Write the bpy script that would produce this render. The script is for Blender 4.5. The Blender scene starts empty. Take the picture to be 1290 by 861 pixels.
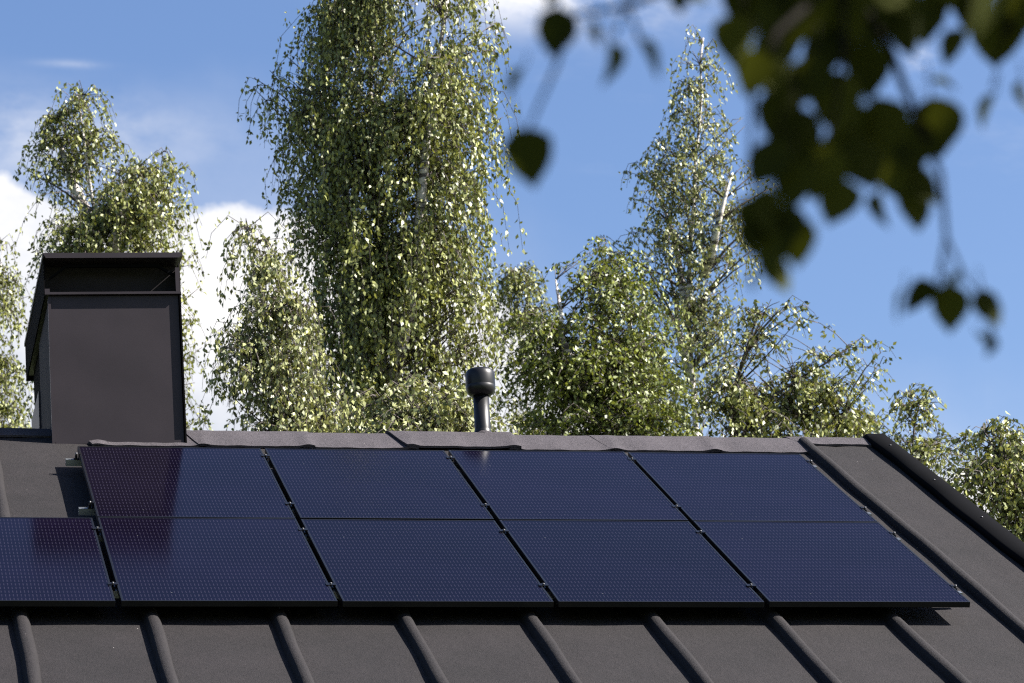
import bpy, bmesh, math, random
import numpy as np
from mathutils import Vector, Matrix

R = math.radians
sc = bpy.context.scene
COL = sc.collection
random.seed(7)
rng = np.random.default_rng(11)

# ------------------------------------------------------------------ camera solve (metres)
F_PX = 4344.37                       # focal length in pixels of the 1290 px wide photograph
YAW, PITCH, ROLL = 0.203595, 0.286700, -0.041752
TH = 0.491116                        # roof slope
CAM = np.array([-1.476463, -17.493844, 1.65])
Z0 = 1.65 + 3.834903                 # height of the lower edge of the panel array
CR = np.array([0.9808791, -0.1904553, -0.0400357])
CU = np.array([-0.0162501, -0.2851455, 0.9583465])
CF = np.array([0.1939382, 0.9393715, 0.2827882])
SUN = np.array([0.724, -0.200, 0.659]); SUN /= np.linalg.norm(SUN)

UU = np.array([1.0, 0, 0]); VV = np.array([0, math.cos(TH), math.sin(TH)]); NN = np.cross(UU, VV)
RP = lambda u, v, n=0.0: np.array([0, 0, Z0]) + UU*u + VV*v + NN*n       # roof coordinates: along, up the slope, off the slope
ROOF_N = -0.125                      # the roofing felt lies this far below the glass

def at(x, y, z):                     # a point seen at photo pixel x, y and z metres deep: only to take measurements off the photograph
    return CAM + z*(CF + CR*(x-645)/F_PX - CU*(y-430.5)/F_PX)

# ------------------------------------------------------------------ helpers
def tag(o, label=None, cat=None, group=None, kind=None):
    if label: o['label'] = label
    if cat: o['category'] = cat
    if group: o['group'] = group
    if kind: o['kind'] = kind
    return o

def empty(name, loc=(0, 0, 0), rot=(0, 0, 0)):
    o = bpy.data.objects.new(name, None); COL.objects.link(o)
    o.location = loc; o.rotation_euler = rot; o.empty_display_size = .2
    return o

def link(name, me, mat=None, parent=None, world=False):
    o = bpy.data.objects.new(name, me); COL.objects.link(o)
    if mat: me.materials.append(mat)
    if parent:
        o.parent = parent
        if world: o.matrix_parent_inverse = wm(parent).inverted()
    return o

def wm(o):
    m = Matrix.LocRotScale(o.location, o.rotation_euler, o.scale)
    if o.parent: m = wm(o.parent) @ o.matrix_parent_inverse @ m
    return m

class MB:
    """collects simple shapes into one mesh"""
    def __init__(s): s.v = []; s.f = []; s.sm = []
    def add(s, vs, fs, smooth=False):
        n = len(s.v); s.v += [tuple(map(float, p)) for p in vs]
        s.f += [tuple(i+n for i in f) for f in fs]; s.sm += [smooth]*len(fs)
        return s
    def box(s, x0, x1, y0, y1, z0, z1, xf=None):
        vs = [(x, y, z) for z in (z0, z1) for y in (y0, y1) for x in (x0, x1)]
        if xf: vs = [xf(*p) for p in vs]
        return s.add(vs, [(0, 2, 3, 1), (4, 5, 7, 6), (0, 1, 5, 4), (2, 6, 7, 3), (0, 4, 6, 2), (1, 3, 7, 5)])
    def prism(s, poly, y0, y1, xf=None, smooth=False):
        """poly in (x, z), extruded along y"""
        n = len(poly); vs = [(x, y0, z) for x, z in poly] + [(x, y1, z) for x, z in poly]
        if xf: vs = [xf(*p) for p in vs]
        fs = [(i, (i+1) % n, n+(i+1) % n, n+i) for i in range(n)]
        s.add(vs, fs, smooth)
        s.add(vs, [tuple(reversed(range(n))), tuple(range(n, 2*n))])
        return s
    def lathe(s, prof, seg=32, xf=None, cap=True):
        vs = []
        for r, z in prof:
            for k in range(seg):
                a = 2*math.pi*k/seg; vs.append((r*math.cos(a), r*math.sin(a), z))
        if xf: vs = [xf(*p) for p in vs]
        fs = [(j*seg+k, j*seg+(k+1) % seg, (j+1)*seg+(k+1) % seg, (j+1)*seg+k) for j in range(len(prof)-1) for k in range(seg)]
        s.add(vs, fs, True)
        if cap:
            s.add(vs[:seg], [tuple(reversed(range(seg)))]); s.add(vs[-seg:], [tuple(range(seg))])
        return s
    def tube(s, pts, rad, sides=6):
        pts = [np.asarray(p, float) for p in pts]; n = len(pts); vs = []
        up = np.array([0.13, 0.31, 0.94])
        for i, p in enumerate(pts):
            d = pts[min(i+1, n-1)]-pts[max(i-1, 0)]; d = d/(np.linalg.norm(d)+1e-9)
            if abs(d@up) > .95: a = np.cross(d, [1, 0.1, 0])
            else: a = np.cross(d, up)
            a /= np.linalg.norm(a); b = np.cross(d, a)
            for k in range(sides):
                t = 2*math.pi*k/sides; vs.append(p+rad[i]*(a*math.cos(t)+b*math.sin(t)))
        fs = [(j*sides+k, j*sides+(k+1) % sides, (j+1)*sides+(k+1) % sides, (j+1)*sides+k) for j in range(n-1) for k in range(sides)]
        fs.append(tuple(reversed(range(sides)))); fs.append(tuple(range((n-1)*sides, n*sides)))
        return s.add(vs, fs, True)
    def build(s, name, mat, parent=None, world=False, bevel=0, fix=True):
        me = bpy.data.meshes.new(name); me.from_pydata(s.v, [], s.f)
        me.polygons.foreach_set('use_smooth', s.sm)
        if fix:
            b = bmesh.new(); b.from_mesh(me)
            bmesh.ops.remove_doubles(b, verts=b.verts, dist=1e-6)
            bmesh.ops.recalc_face_normals(b, faces=b.faces); b.to_mesh(me); b.free()
        me.update()
        o = link(name, me, mat, parent, world)
        if bevel:
            m = o.modifiers.new('b', 'BEVEL'); m.width = bevel; m.segments = 2; m.limit_method = 'ANGLE'; m.angle_limit = R(40)
        return o

# ------------------------------------------------------------------ materials
def newmat(name):
    m = bpy.data.materials.new(name); m.use_nodes = True
    nt = m.node_tree; p = nt.nodes['Principled BSDF']
    return m, nt, p
def N(nt, t, **kw):
    n = nt.nodes.new(t)
    for k, v in kw.items():
        if k in n.inputs: n.inputs[k].default_value = v
        else: setattr(n, k, v)
    return n
def math_n(nt, op, a, b=None, c=None):
    n = nt.nodes.new('ShaderNodeMath'); n.operation = op
    for i, x in enumerate((a, b, c)):
        if x is None: continue
        if isinstance(x, (int, float)): n.inputs[i].default_value = x
        else: nt.links.new(x, n.inputs[i])
    return n.outputs[0]
def ramp(nt, fac, stops):
    r = nt.nodes.new('ShaderNodeValToRGB'); e = r.color_ramp.elements
    while len(e) < len(stops): e.new(0.5)
    for i, (p, c) in enumerate(stops):
        e[i].position = p; e[i].color = (*c, 1) if len(c) == 3 else c
    nt.links.new(fac, r.inputs[0]); return r.outputs[0]
def bump(nt, h, p, strength=.3, dist=.01):
    b = N(nt, 'ShaderNodeBump', Strength=strength, Distance=dist)
    nt.links.new(h, b.inputs['Height']); nt.links.new(b.outputs[0], p.inputs['Normal']); return b

def felt_mat(name, dark, light):
    m, nt, p = newmat(name)
    tc = N(nt, 'ShaderNodeTexCoord')
    g = N(nt, 'ShaderNodeTexNoise', Scale=150.0, Detail=3.0, Roughness=.8); nt.links.new(tc.outputs['Object'], g.inputs['Vector'])
    w = N(nt, 'ShaderNodeTexNoise', Scale=2.3, Detail=6.0, Roughness=.65); nt.links.new(tc.outputs['Object'], w.inputs['Vector'])
    mid = N(nt, 'ShaderNodeTexNoise', Scale=34.0, Detail=4.0, Roughness=.7); nt.links.new(tc.outputs['Object'], mid.inputs['Vector'])
    s = math_n(nt, 'ADD', math_n(nt, 'MULTIPLY', g.outputs['Fac'], .72), math_n(nt, 'MULTIPLY', w.outputs['Fac'], .24))
    s = math_n(nt, 'ADD', s, math_n(nt, 'MULTIPLY', mid.outputs['Fac'], .14))
    c = ramp(nt, s, [(.40, dark), (.69, light)])
    # pale specks: bits of grit and birch seed stuck in the granules
    v = N(nt, 'ShaderNodeTexVoronoi', Scale=6.0); nt.links.new(tc.outputs['Object'], v.inputs['Vector'])
    sp = math_n(nt, 'LESS_THAN', v.outputs['Distance'], .018)
    mx = N(nt, 'ShaderNodeMix', data_type='RGBA'); nt.links.new(sp, mx.inputs[0]); nt.links.new(c, mx.inputs[6]); mx.inputs[7].default_value = (.30, .28, .26, 1)
    nt.links.new(mx.outputs[2], p.inputs['Base Color'])
    p.inputs['Roughness'].default_value = .85; p.inputs['Specular IOR Level'].default_value = .25
    h = math_n(nt, 'ADD', g.outputs['Fac'], math_n(nt, 'MULTIPLY', w.outputs['Fac'], 4.0))
    h = math_n(nt, 'ADD', h, math_n(nt, 'MULTIPLY', mid.outputs['Fac'], 0.8))
    bump(nt, h, p, .75, .007)
    return m

def metal_mat(name, col, rough=.4, spec=.5, wob=.0, metallic=0.0, var=.12):
    m, nt, p = newmat(name)
    tc = N(nt, 'ShaderNodeTexCoord')
    w = N(nt, 'ShaderNodeTexNoise', Scale=3.0, Detail=6.0, Roughness=.6); nt.links.new(tc.outputs['Object'], w.inputs['Vector'])
    c = ramp(nt, w.outputs['Fac'], [(.3, tuple(x*(1-var) for x in col)), (.7, tuple(x*(1+var) for x in col))])
    nt.links.new(c, p.inputs['Base Color'])
    p.inputs['Roughness'].default_value = rough; p.inputs['Specular IOR Level'].default_value = spec; p.inputs['Metallic'].default_value = metallic
    if wob:
        w2 = N(nt, 'ShaderNodeTexNoise', Scale=1.6, Detail=1.0); nt.links.new(tc.outputs['Object'], w2.inputs['Vector'])
        bump(nt, w2.outputs['Fac'], p, wob, .05)
    return m

M = {}
M['felt'] = felt_mat('roofing_felt', (.0007, .0006, .0007), (.0155, .0122, .0131))
M['felt_ridge'] = felt_mat('ridge_felt', (.012, .0105, .012), (.069, .060, .067))
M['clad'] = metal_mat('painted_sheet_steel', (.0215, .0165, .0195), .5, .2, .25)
M['clad_shade'] = metal_mat('painted_sheet_steel_shade', (.004, .0037, .004), .92, .02, .25)  # the same sheet steel with shade painted into its colour
M['clad_side_shade'] = metal_mat('painted_sheet_steel_side_shade', (.011, .0105, .0145), .75, .06, .25)  # left cheek steel: sun shade and sky blue put into the colour
M['inside'] = metal_mat('chimney_inner_lining', (.022, .0195, .0205), .85, .05)
M['plastic'] = metal_mat('black_vent_plastic', (.004, .004, .005), .42, .35)
M['anod'] = metal_mat('black_anodised_frame', (.003, .003, .004), .38, .3)
M['alu'] = metal_mat('bare_aluminium', (.42, .44, .45), .4, .5, metallic=.9)
M['bolt'] = metal_mat('dull_steel_bolt', (.10, .10, .105), .5, .4, metallic=.8)
M['blacksteel'] = metal_mat('black_verge_steel', (.0035, .0035, .004), .9, .03, .2)
M['wall'] = metal_mat('painted_boards', (.30, .27, .24), .8, .2)

# solar glass: black cells under a glossy sheet, thin solder ribbons broken at every half cell
def solar_mat():
    m, nt, p = newmat('solar_glass')
    tc = N(nt, 'ShaderNodeTexCoord'); sp = N(nt, 'ShaderNodeSeparateXYZ'); nt.links.new(tc.outputs['Object'], sp.inputs[0])
    x, y = sp.outputs[0], sp.outputs[1]
    fx = math_n(nt, 'FRACT', math_n(nt, 'DIVIDE', x, .0200))
    rib = math_n(nt, 'LESS_THAN', math_n(nt, 'ABSOLUTE', math_n(nt, 'SUBTRACT', fx, .5)), .12)
    fy = math_n(nt, 'FRACT', math_n(nt, 'DIVIDE', y, .0705))
    seg = math_n(nt, 'LESS_THAN', math_n(nt, 'ABSOLUTE', math_n(nt, 'SUBTRACT', fy, .5)), .30)
    row = math_n(nt, 'GREATER_THAN', math_n(nt, 'ABSOLUTE', math_n(nt, 'SUBTRACT', fy, .5)), .46)
    rib2 = math_n(nt, 'MULTIPLY', rib, seg)
    n1 = N(nt, 'ShaderNodeTexNoise', Scale=1.4, Detail=3.0); nt.links.new(tc.outputs['Object'], n1.inputs['Vector'])
    n2 = N(nt, 'ShaderNodeTexNoise', Scale=60.0, Detail=2.0); nt.links.new(tc.outputs['Object'], n2.inputs['Vector'])
    amt = math_n(nt, 'MULTIPLY', rib2, math_n(nt, 'MULTIPLY', n2.outputs['Fac'], 1.5))
    base = ramp(nt, n1.outputs['Fac'], [(.3, (.0016, .0010, .0038)), (.7, (.0026, .0017, .0062))])
    oi = N(nt, 'ShaderNodeObjectInfo'); gain = math_n(nt, 'ADD', .8, math_n(nt, 'MULTIPLY', oi.outputs['Random'], .4))
    vm = nt.nodes.new('ShaderNodeVectorMath'); vm.operation = 'SCALE'; nt.links.new(base, vm.inputs[0]); nt.links.new(gain, vm.inputs[3]); base = vm.outputs[0]
    mx = N(nt, 'ShaderNodeMix', data_type='RGBA'); nt.links.new(amt, mx.inputs[0]); nt.links.new(base, mx.inputs[6]); mx.inputs[7].default_value = (.017, .0150, .025, 1)
    mx2 = N(nt, 'ShaderNodeMix', data_type='RGBA'); nt.links.new(math_n(nt, 'MULTIPLY', row, .75), mx2.inputs[0]); nt.links.new(mx.outputs[2], mx2.inputs[6]); mx2.inputs[7].default_value = (.0015, .0015, .003, 1)
    # dust specks and a few droppings
    v = N(nt, 'ShaderNodeTexVoronoi', Scale=7.0); nt.links.new(tc.outputs['Object'], v.inputs['Vector'])
    dot = math_n(nt, 'LESS_THAN', v.outputs['Distance'], .020)
    mx3 = N(nt, 'ShaderNodeMix', data_type='RGBA'); nt.links.new(math_n(nt, 'MULTIPLY', dot, .6), mx3.inputs[0]); nt.links.new(mx2.outputs[2], mx3.inputs[6]); mx3.inputs[7].default_value = (.2, .2, .19, 1)
    nt.links.new(mx3.outputs[2], p.inputs['Base Color'])
    p.inputs['IOR'].default_value = 1.115
    p.inputs['Specular IOR Level'].default_value = .5; p.inputs['Specular Tint'].default_value = (.90, .80, 1, 1)
    n3 = N(nt, 'ShaderNodeTexNoise', Scale=2.2, Detail=5.0, Roughness=.6); nt.links.new(tc.outputs['Object'], n3.inputs['Vector'])
    nt.links.new(math_n(nt, 'ADD', .085, math_n(nt, 'MULTIPLY', n3.outputs['Fac'], .07)), p.inputs['Roughness'])
    n4 = N(nt, 'ShaderNodeTexNoise', Scale=.9, Detail=1.0); nt.links.new(tc.outputs['Object'], n4.inputs['Vector'])
    bump(nt, n4.outputs['Fac'], p, .06, .03)
    return m
M['solar'] = solar_mat()

def leaf_mat(name, c0, c1, trans=.35, rough=.42, spec=.5):
    m, nt, p = newmat(name)
    at_ = N(nt, 'ShaderNodeAttribute', attribute_name='tint')
    c = ramp(nt, at_.outputs['Fac'], [(0, c0), (1, c1)])
    nt.links.new(c, p.inputs['Base Color'])
    p.inputs['Roughness'].default_value = rough; p.inputs['Specular IOR Level'].default_value = spec
    t = N(nt, 'ShaderNodeBsdfTranslucent')
    hs = N(nt, 'ShaderNodeHueSaturation', Hue=.485, Saturation=1.15, Value=1.5); nt.links.new(c, hs.inputs['Color']); nt.links.new(hs.outputs[0], t.inputs[0])
    mx = N(nt, 'ShaderNodeMixShader'); mx.inputs[0].default_value = trans
    nt.links.new(p.outputs[0], mx.inputs[1]); nt.links.new(t.outputs[0], mx.inputs[2])
    nt.links.new(mx.outputs[0], nt.nodes['Material Output'].inputs['Surface'])
    return m
M['leaf'] = leaf_mat('birch_leaf', (.030, .048, .006), (.29, .305, .085), .13, .50, .6)
M['leaf_pale'] = leaf_mat('pale_birch_leaf', (.038, .056, .009), (.34, .35, .13), .13, .50, .6)
M['leaf_deep'] = leaf_mat('deep_green_leaf', (.026, .046, .005), (.25, .285, .060), .13, .50, .6)
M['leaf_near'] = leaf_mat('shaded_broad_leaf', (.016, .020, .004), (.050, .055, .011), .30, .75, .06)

def bark_mat(name, birch=True):
    m, nt, p = newmat(name)
    tc = N(nt, 'ShaderNodeTexCoord'); mp = N(nt, 'ShaderNodeMapping'); mp.inputs['Scale'].default_value = (3, 3, 14)
    nt.links.new(tc.outputs['Object'], mp.inputs[0])
    n = N(nt, 'ShaderNodeTexNoise', Scale=1.6, Detail=6.0, Roughness=.6); nt.links.new(mp.outputs[0], n.inputs['Vector'])
    c = ramp(nt, n.outputs['Fac'], [(.40, (.06, .05, .045)), (.50, (.52, .48, .44))] if birch else [(.3, (.035, .026, .022)), (.7, (.09, .07, .06))])
    nt.links.new(c, p.inputs['Base Color']); p.inputs['Roughness'].default_value = .75
    bump(nt, n.outputs['Fac'], p, .4, .02)
    return m
M['birch_bark'] = bark_mat('birch_bark'); M['twig'] = bark_mat('twig_bark', False)

def ground_mat():
    m, nt, p = newmat('lawn')
    tc = N(nt, 'ShaderNodeTexCoord'); n = N(nt, 'ShaderNodeTexNoise', Scale=.7, Detail=9.0, Roughness=.75); nt.links.new(tc.outputs['Object'], n.inputs['Vector'])
    nt.links.new(ramp(nt, n.outputs['Fac'], [(.3, (.03, .045, .012)), (.7, (.08, .10, .03))]), p.inputs['Base Color'])
    p.inputs['Roughness'].default_value = .9; bump(nt, n.outputs['Fac'], p, .5, .1); return m
M['ground'] = ground_mat()
M['shade_twig'] = metal_mat('twig_bark_shade', (.010, .0085, .0075), .9, .05)  # near twigs: bark colour darkened in place of the crown's shade

# ------------------------------------------------------------------ ground
b = MB(); b.add([(-1500, -1500, 0), (1500, -1500, 0), (1500, 1500, 0), (-1500, 1500, 0)], [(0, 1, 2, 3)])
tag(b.build('ground', M['ground'], fix=False), kind='structure')

# ------------------------------------------------------------------ house
V_EAVE, V_RIDGE, U_L, U_R = -2.3, 4.405, -9.2, 5.37
house = empty('house', (0, 0, 0))
tag(house, 'house with a dark grey felt pitched roof carrying the solar panels', 'house')
ridge = RP(0, V_RIDGE, ROOF_N); ry, rz = ridge[1], ridge[2]
def RPF(u, v, n=0.0):                # the far slope, mirrored at the ridge
    p = RP(u, v, n); return np.array([p[0], 2*ry-p[1], p[2]])

# near slope: sheets of felt between the battens, slightly uneven
nu, nv = 150, 90
us = np.linspace(U_L, U_R, nu); vs_ = np.linspace(V_EAVE, V_RIDGE, nv)
def uneven(u, v):
    e = .0022*math.sin(v*5.1+u*3)*math.sin(u*9.4+.5*v)
    if u > 4.95: e += .0035*math.sin((u-4.9)*21+.35*v)*(1+.3*math.sin(v*2.1))
    return e
def slope(P):
    b = MB(); top = [P(u, v, ROOF_N+uneven(u, v)) for v in vs_ for u in us]
    b.add(top, [(j*nu+i, j*nu+i+1, (j+1)*nu+i+1, (j+1)*nu+i) for j in range(nv-1) for i in range(nu-1)], True)
    c = [P(u, v, ROOF_N-.16) for u, v in ((U_L, V_EAVE), (U_R, V_EAVE), (U_R, V_RIDGE-.1), (U_L, V_RIDGE-.1))]
    d = [P(u, v, ROOF_N-.004) for u, v in ((U_L, V_EAVE), (U_R, V_EAVE), (U_R, V_RIDGE-.1), (U_L, V_RIDGE-.1))]
    b.add(c+d, [(3, 2, 1, 0), (0, 1, 5, 4), (1, 2, 6, 5), (3, 0, 4, 7)])
    return b
roof = slope(RP).build('roof', M['felt'], house, fix=False)
roof_far = slope(RPF).build('roof', M['felt'], house, fix=False)

# battens wrapped in felt
def batten(P, uc, v0, v1, seed):
    r = random.Random(seed); b = MB(); ns = int((v1-v0)/.07); prof = []
    base = [(-.052, -.012), (-.046, .012), (-.034, .036), (-.018, .047), (.004, .049), (.024, .043), (.038, .026), (.047, .008), (.053, -.012)]
    vs = []; ph = r.random()*6
    for j in range(ns+1):
        v = v0+(v1-v0)*j/ns
        du = .004*math.sin(v*1.7+ph)+.002*math.sin(v*6.3+ph*2); w = 1+.05*math.sin(v*3.1+ph)+r.uniform(-.015, .015)
        k = 1.0
        for x, z in base: vs.append(P(uc+du+x*w*.9, v, ROOF_N+z*k*(1+.04*math.sin(v*2.3+ph))))
    m = len(base)
    b.add(vs, [(j*m+i, j*m+i+1, (j+1)*m+i+1, (j+1)*m+i) for j in range(ns) for i in range(m-1)], True)
    b.add(vs[:m], [tuple(range(m))]); b.add(vs[-m:], [tuple(reversed(range(m)))])
    return b.build('roof_batten', M['felt'], roof if P is RP else roof_far, fix=False)
UB = [.182+.6690*k for k in range(-13, 8)]
UB = [u for u in UB if U_L+.2 < u < U_R-.2]
for i, u in enumerate(UB):
    batten(RP, u, V_EAVE-.01, (3.78 if -.3 < u < 4.7 else 4.27), i)
    batten(RPF, u, V_EAVE-.01, 4.22, 50+i)

# ridge capping: one strip of felt per bay, lapped over its neighbour, humped over each batten end
def ridge_piece(u0, u1, lift, seed):
    r = random.Random(seed); b = MB(); n = 44
    low = 4.22 if (u0 < -.4 or u0 > 4.7) else 3.985
    def prof(u, s):                  # s: -1 near lower edge .. 0 crest .. 1 far lower edge
        a = abs(s); v = V_RIDGE-(V_RIDGE-low)*a
        slant = (u-(u0+u1)/2)/(u1-u0)
        h = .010+lift+(.010*(1-a))
        for ub in UB:
            g = math.exp(-((u-ub-.03*(1-a))/.050)**2)
            h += (.013*g)*min(1, .25+a*.9)*(.35+.65*(a > .5)*1.0 if 0 else 1)
        h += .0012*math.sin(u*17+seed)+.0010*math.sin(u*41+seed*3)*(a)
        skew = .11*(1-a)             # slanting end laps
        uu = u
        P = RP if s <= 0 else RPF
        q = P(uu, v, ROOF_N+h)
        if a < .12:                  # round the crest
            q = q-np.array([0, 0, .012*(1-a/.12)])
        return q
    ss = [-1, -.93, -.8, -.6, -.4, -.2, -.1, -.04, 0, .04, .1, .2, .4, .6, .8, 1]
    vs = []
    for i in range(n+1):
        for s in ss:
            t = i/n; a = abs(s)
            u = u0+(u1-u0)*t-(.07*(1-a) if i == 0 else 0)*1.0
            if i == 0: u = u0-.075*(1-a)
            vs.append(prof(u, s))
    m = len(ss)
    fs = [(i*m+j, (i+1)*m+j, (i+1)*m+j+1, i*m+j+1) for i in range(n) for j in range(m-1)]
    b.add(vs, fs, True)
    # turned edges, so each strip has a thickness
    lowv = [p-NN*.014 for p in vs[::m]]; k = len(lowv)
    b.add(vs[::m]+lowv, [(i, k+i, k+i+1, i+1) for i in range(k-1)])
    st = vs[:m]; sl = [p-np.array([0, 0, .014]) for p in st]
    b.add(st+sl, [(i, i+1, m+i+1, m+i) for i in range(m-1)])
    en = vs[-m:]; el = [p-np.array([0, 0, .03]) for p in en]
    b.add(en+el, [(i, m+i, m+i+1, i+1) for i in range(m-1)])
    return b.build('ridge_cap', M['felt_ridge'], house, fix=False)
edges = [U_L+.02]+[u-.03 for u in UB if u > U_L+.3]+[U_R-.012]
for i in range(len(edges)-1):
    u0, u1 = edges[i], edges[i+1]
    lift = (.003, .006)[i % 2]
    if abs(u0-(.182+.669*3-.03)) < .1: lift = .020         # the piece the vent pipe stands in
    if abs(u0-(.182+.669*1-.03)) < .1: lift = .009
    ridge_piece(u0+.0, u1+.075, lift, i)

# verge flashing at the right-hand gable and its fascia, both slopes
for P in (RP, RPF):
    b = MB(); r = random.Random(3); n = 60; vs = []
    prof = [(U_R-.045, ROOF_N+.004), (U_R-.043, ROOF_N+.030), (U_R-.034, ROOF_N+.046), (U_R+.090, ROOF_N+.050), (U_R+.098, ROOF_N+.044), (U_R+.098, ROOF_N-.15)]
    for j in range(n+1):
        v = V_EAVE-.02+(V_RIDGE-V_EAVE+.02)*j/n; wv = .005*math.sin(v*2.2)+.003*math.sin(v*7)
        for k, (u, h) in enumerate(prof): vs.append(P(u+(wv if k < 2 else 0), v, h))
    m = len(prof)
    b.add(vs, [(j*m+i, j*m+i+1, (j+1)*m+i+1, (j+1)*m+i) for j in range(n) for i in range(m-1)], True)
    fl = b.build('verge_flashing', M['blacksteel'], house, fix=False)
    mod = fl.modifiers.new('s', 'SOLIDIFY'); mod.thickness = .003
    for k in range(6):
        sb = MB(); v = V_RIDGE-.35-k*.95; c = P(U_R+.030, v, ROOF_N+.050)
        sb.lathe([(.007, 0), (.007, .003), (.003, .005)], 10, lambda x, y, z: c+UU*x+VV*y+NN*z)
        sb.build('screw', M['bolt'], fl)
# barge boards and walls, below the roof
for P in (RP, RPF):
    for u0, u1 in ((U_R-.02, U_R+.075), (U_L-.03, U_L+.03)):
        b = MB(); b.box(u0, u1, V_EAVE, V_RIDGE-.09, ROOF_N-.32, ROOF_N-.165, P); b.build('barge_board', M['blacksteel'], house)
e0 = RP(0, V_EAVE+.45, ROOF_N-.17); yn, ze = e0[1], e0[2]; yf = 2*ry-yn
wz = rz-.25
b = MB(); x0, x1 = U_L+.5, U_R-.45
pl = [(yn, 0), (yf, 0), (yf, ze-.02), (ry, wz-.02), (yn, ze-.02)]
b.add([(x0, y, z) for y, z in pl]+[(x1, y, z) for y, z in pl], [(0, 1, 2, 3, 4), (9, 8, 7, 6, 5), (0, 4, 9, 5), (1, 6, 7, 2)])
b.build('wall', M['wall'], house)

# ------------------------------------------------------------------ chimney, a sheet-metal clad stack astride the ridge
CH0 = RP(-.088, 4.067, ROOF_N); LEAN = -.027
CX = np.array([math.cos(LEAN), 0, -math.sin(LEAN)]); CZ = np.array([math.sin(LEAN), 0, math.cos(LEAN)]); CY = np.array([0, 1.0, 0])
CW, CD, CH = .832, 1.80, .985        # width, depth, height of the clad body above its front foot
def CP(x, y, z): return CH0+CX*x+CY*y+CZ*z
b = MB()
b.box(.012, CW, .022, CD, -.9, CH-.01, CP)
chim = b.build('chimney', M['clad_shade'], house)
chim['label'] = 'sheet-metal clad chimney stack with an open-fronted hood'
# front sheet, with a turned bright edge at the foot and left side
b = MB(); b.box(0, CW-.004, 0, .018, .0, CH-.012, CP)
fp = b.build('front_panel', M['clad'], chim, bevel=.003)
b = MB(); b.box(-.006, .012, -.010, .02, -.006, CH-.02, CP); b.box(.014, CW-.01, -.011, .010, -.008, .008, CP)
b.build('edge_trim', M['clad'], chim)
# side flange standing proud of the front at its right edge
b = MB(); b.box(CW, CW+.010, -.018, CD-.3, -.4, CH-.01, CP)
b.build('side_flange', M['clad_shade'], chim)
# left cheek: lapped sheets, the front one with shade in its colour
b = MB(); b.box(.0, .011, .020, 1.02, -.5, CH-.03, CP); b.build('side_panel', M['clad_side_shade'], chim)
b = MB(); b.box(-.012, .010, 1.03, CD-.01, -.5, CH-.35, CP); b.build('side_panel', M['clad'], chim)
# hood
HZ = CH+.012; HT = CH+.235
b = MB()
b.box(CW+.004, CW+.012, -.004, CD+.15, CH-.02, HT-.03, CP)     # right cheek
b.box(-.022, CW+.004, CD+.14, CD+.148, CH-.02, HT, CP)      # back
b.box(-.022, CW+.004, .16, .17, CH+.015, HT, CP)           # inner baffle
hood = b.build('hood', M['inside'], chim)
b = MB(); b.box(-.030, -.022, -.02, CD+.15, CH-.02, HT, CP); b.build('hood_cheek', M['clad_shade'], hood)
b = MB(); b.box(-.036, CW+.026, -.055, CD+.16, HT-.004, HT+.022, CP)
# downturned front lip, bevelled back towards the ends
b.prism([(-.036, HT+.022), (-.014, HT-.012), (CW+.004, HT-.012), (CW+.026, HT+.022)], -.062, -.054, CP)
b.build('hood_roof', M['clad'], hood)
b = MB(); b.box(-.026, CW+.012, -.028, .02, CH-.010, CH+.003, CP); b.box(-.022, CW+.004, -.015, CD+.1, CH+.003, CH+.010, CP)
b.build('rim', M['clad'], hood)
b = MB(); b.box(CW-.020, CW+.004, -.016, -.012, CH+.005, HT-.065, CP); b.build('post', M['clad'], hood)
b = MB(); b.box(-.026, .006, -.022, -.006, CH+.004, CH+.030, CP); b.build('post', M['clad'], hood)
b = MB(); zt = HT-.025                                      # angle frame inside the hood's mouth
fr = [(.010, HT-.13), (.12, HT-.045), (CW-.13, HT-.045), (CW-.022, HT-.11)]
for (xa, za), (xb, zb) in zip(fr[:-1], fr[1:]):
    b.add([CP(xa, .03, za), CP(xb, .03, zb), CP(xb, .03, zb+.018), CP(xa, .03, za+.018), CP(xa, .05, za), CP(xb, .05, zb), CP(xb, .05, zb+.018), CP(xa, .05, za+.018)],
          [(0, 1, 2, 3), (7, 6, 5, 4), (0, 4, 5, 1), (3, 2, 6, 7), (0, 3, 7, 4), (1, 5, 6, 2)])
b.build('inner_frame', M['blacksteel'], hood)
# ------------------------------------------------------------------ vent pipe
VB = RP(2.728, 4.450, ROOF_N) * 1.0; VB[1] = ry-.01; VB[2] = rz-.05
LX = np.array([math.cos(.012), 0, math.sin(.012)]); LZ = np.array([-math.sin(.012), 0, math.cos(.012)])
VP = lambda x, y, z: VB+LX*x+CY*y+LZ*z
b = MB(); b.lathe([(.056, 0), (.056, .085), (.0535, .088), (.0525, .092), (.0525, .36)], 40, VP)
vent = b.build('vent_pipe', M['plastic'], house); vent['label'] = 'black plastic ventilation pipe with a rounded cowl'
b = MB(); b.lathe([(.050, .320), (.066, .322), (.086, .338), (.0965, .365), (.098, .385), (.0965, .388), (.0975, .392), (.0975, .455), (.094, .478), (.086, .492), (.074, .500), (.03, .506), (.002, .507)], 48, VP)
b.build('cowl', M['plastic'], vent)
b = MB(); b.lathe([(.082, 0.02), (.070, .045), (.062, .062), (.0565, .072), (.0565, .060)], 32, VP, cap=False)
b.build('collar', M['felt_ridge'], vent)

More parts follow.
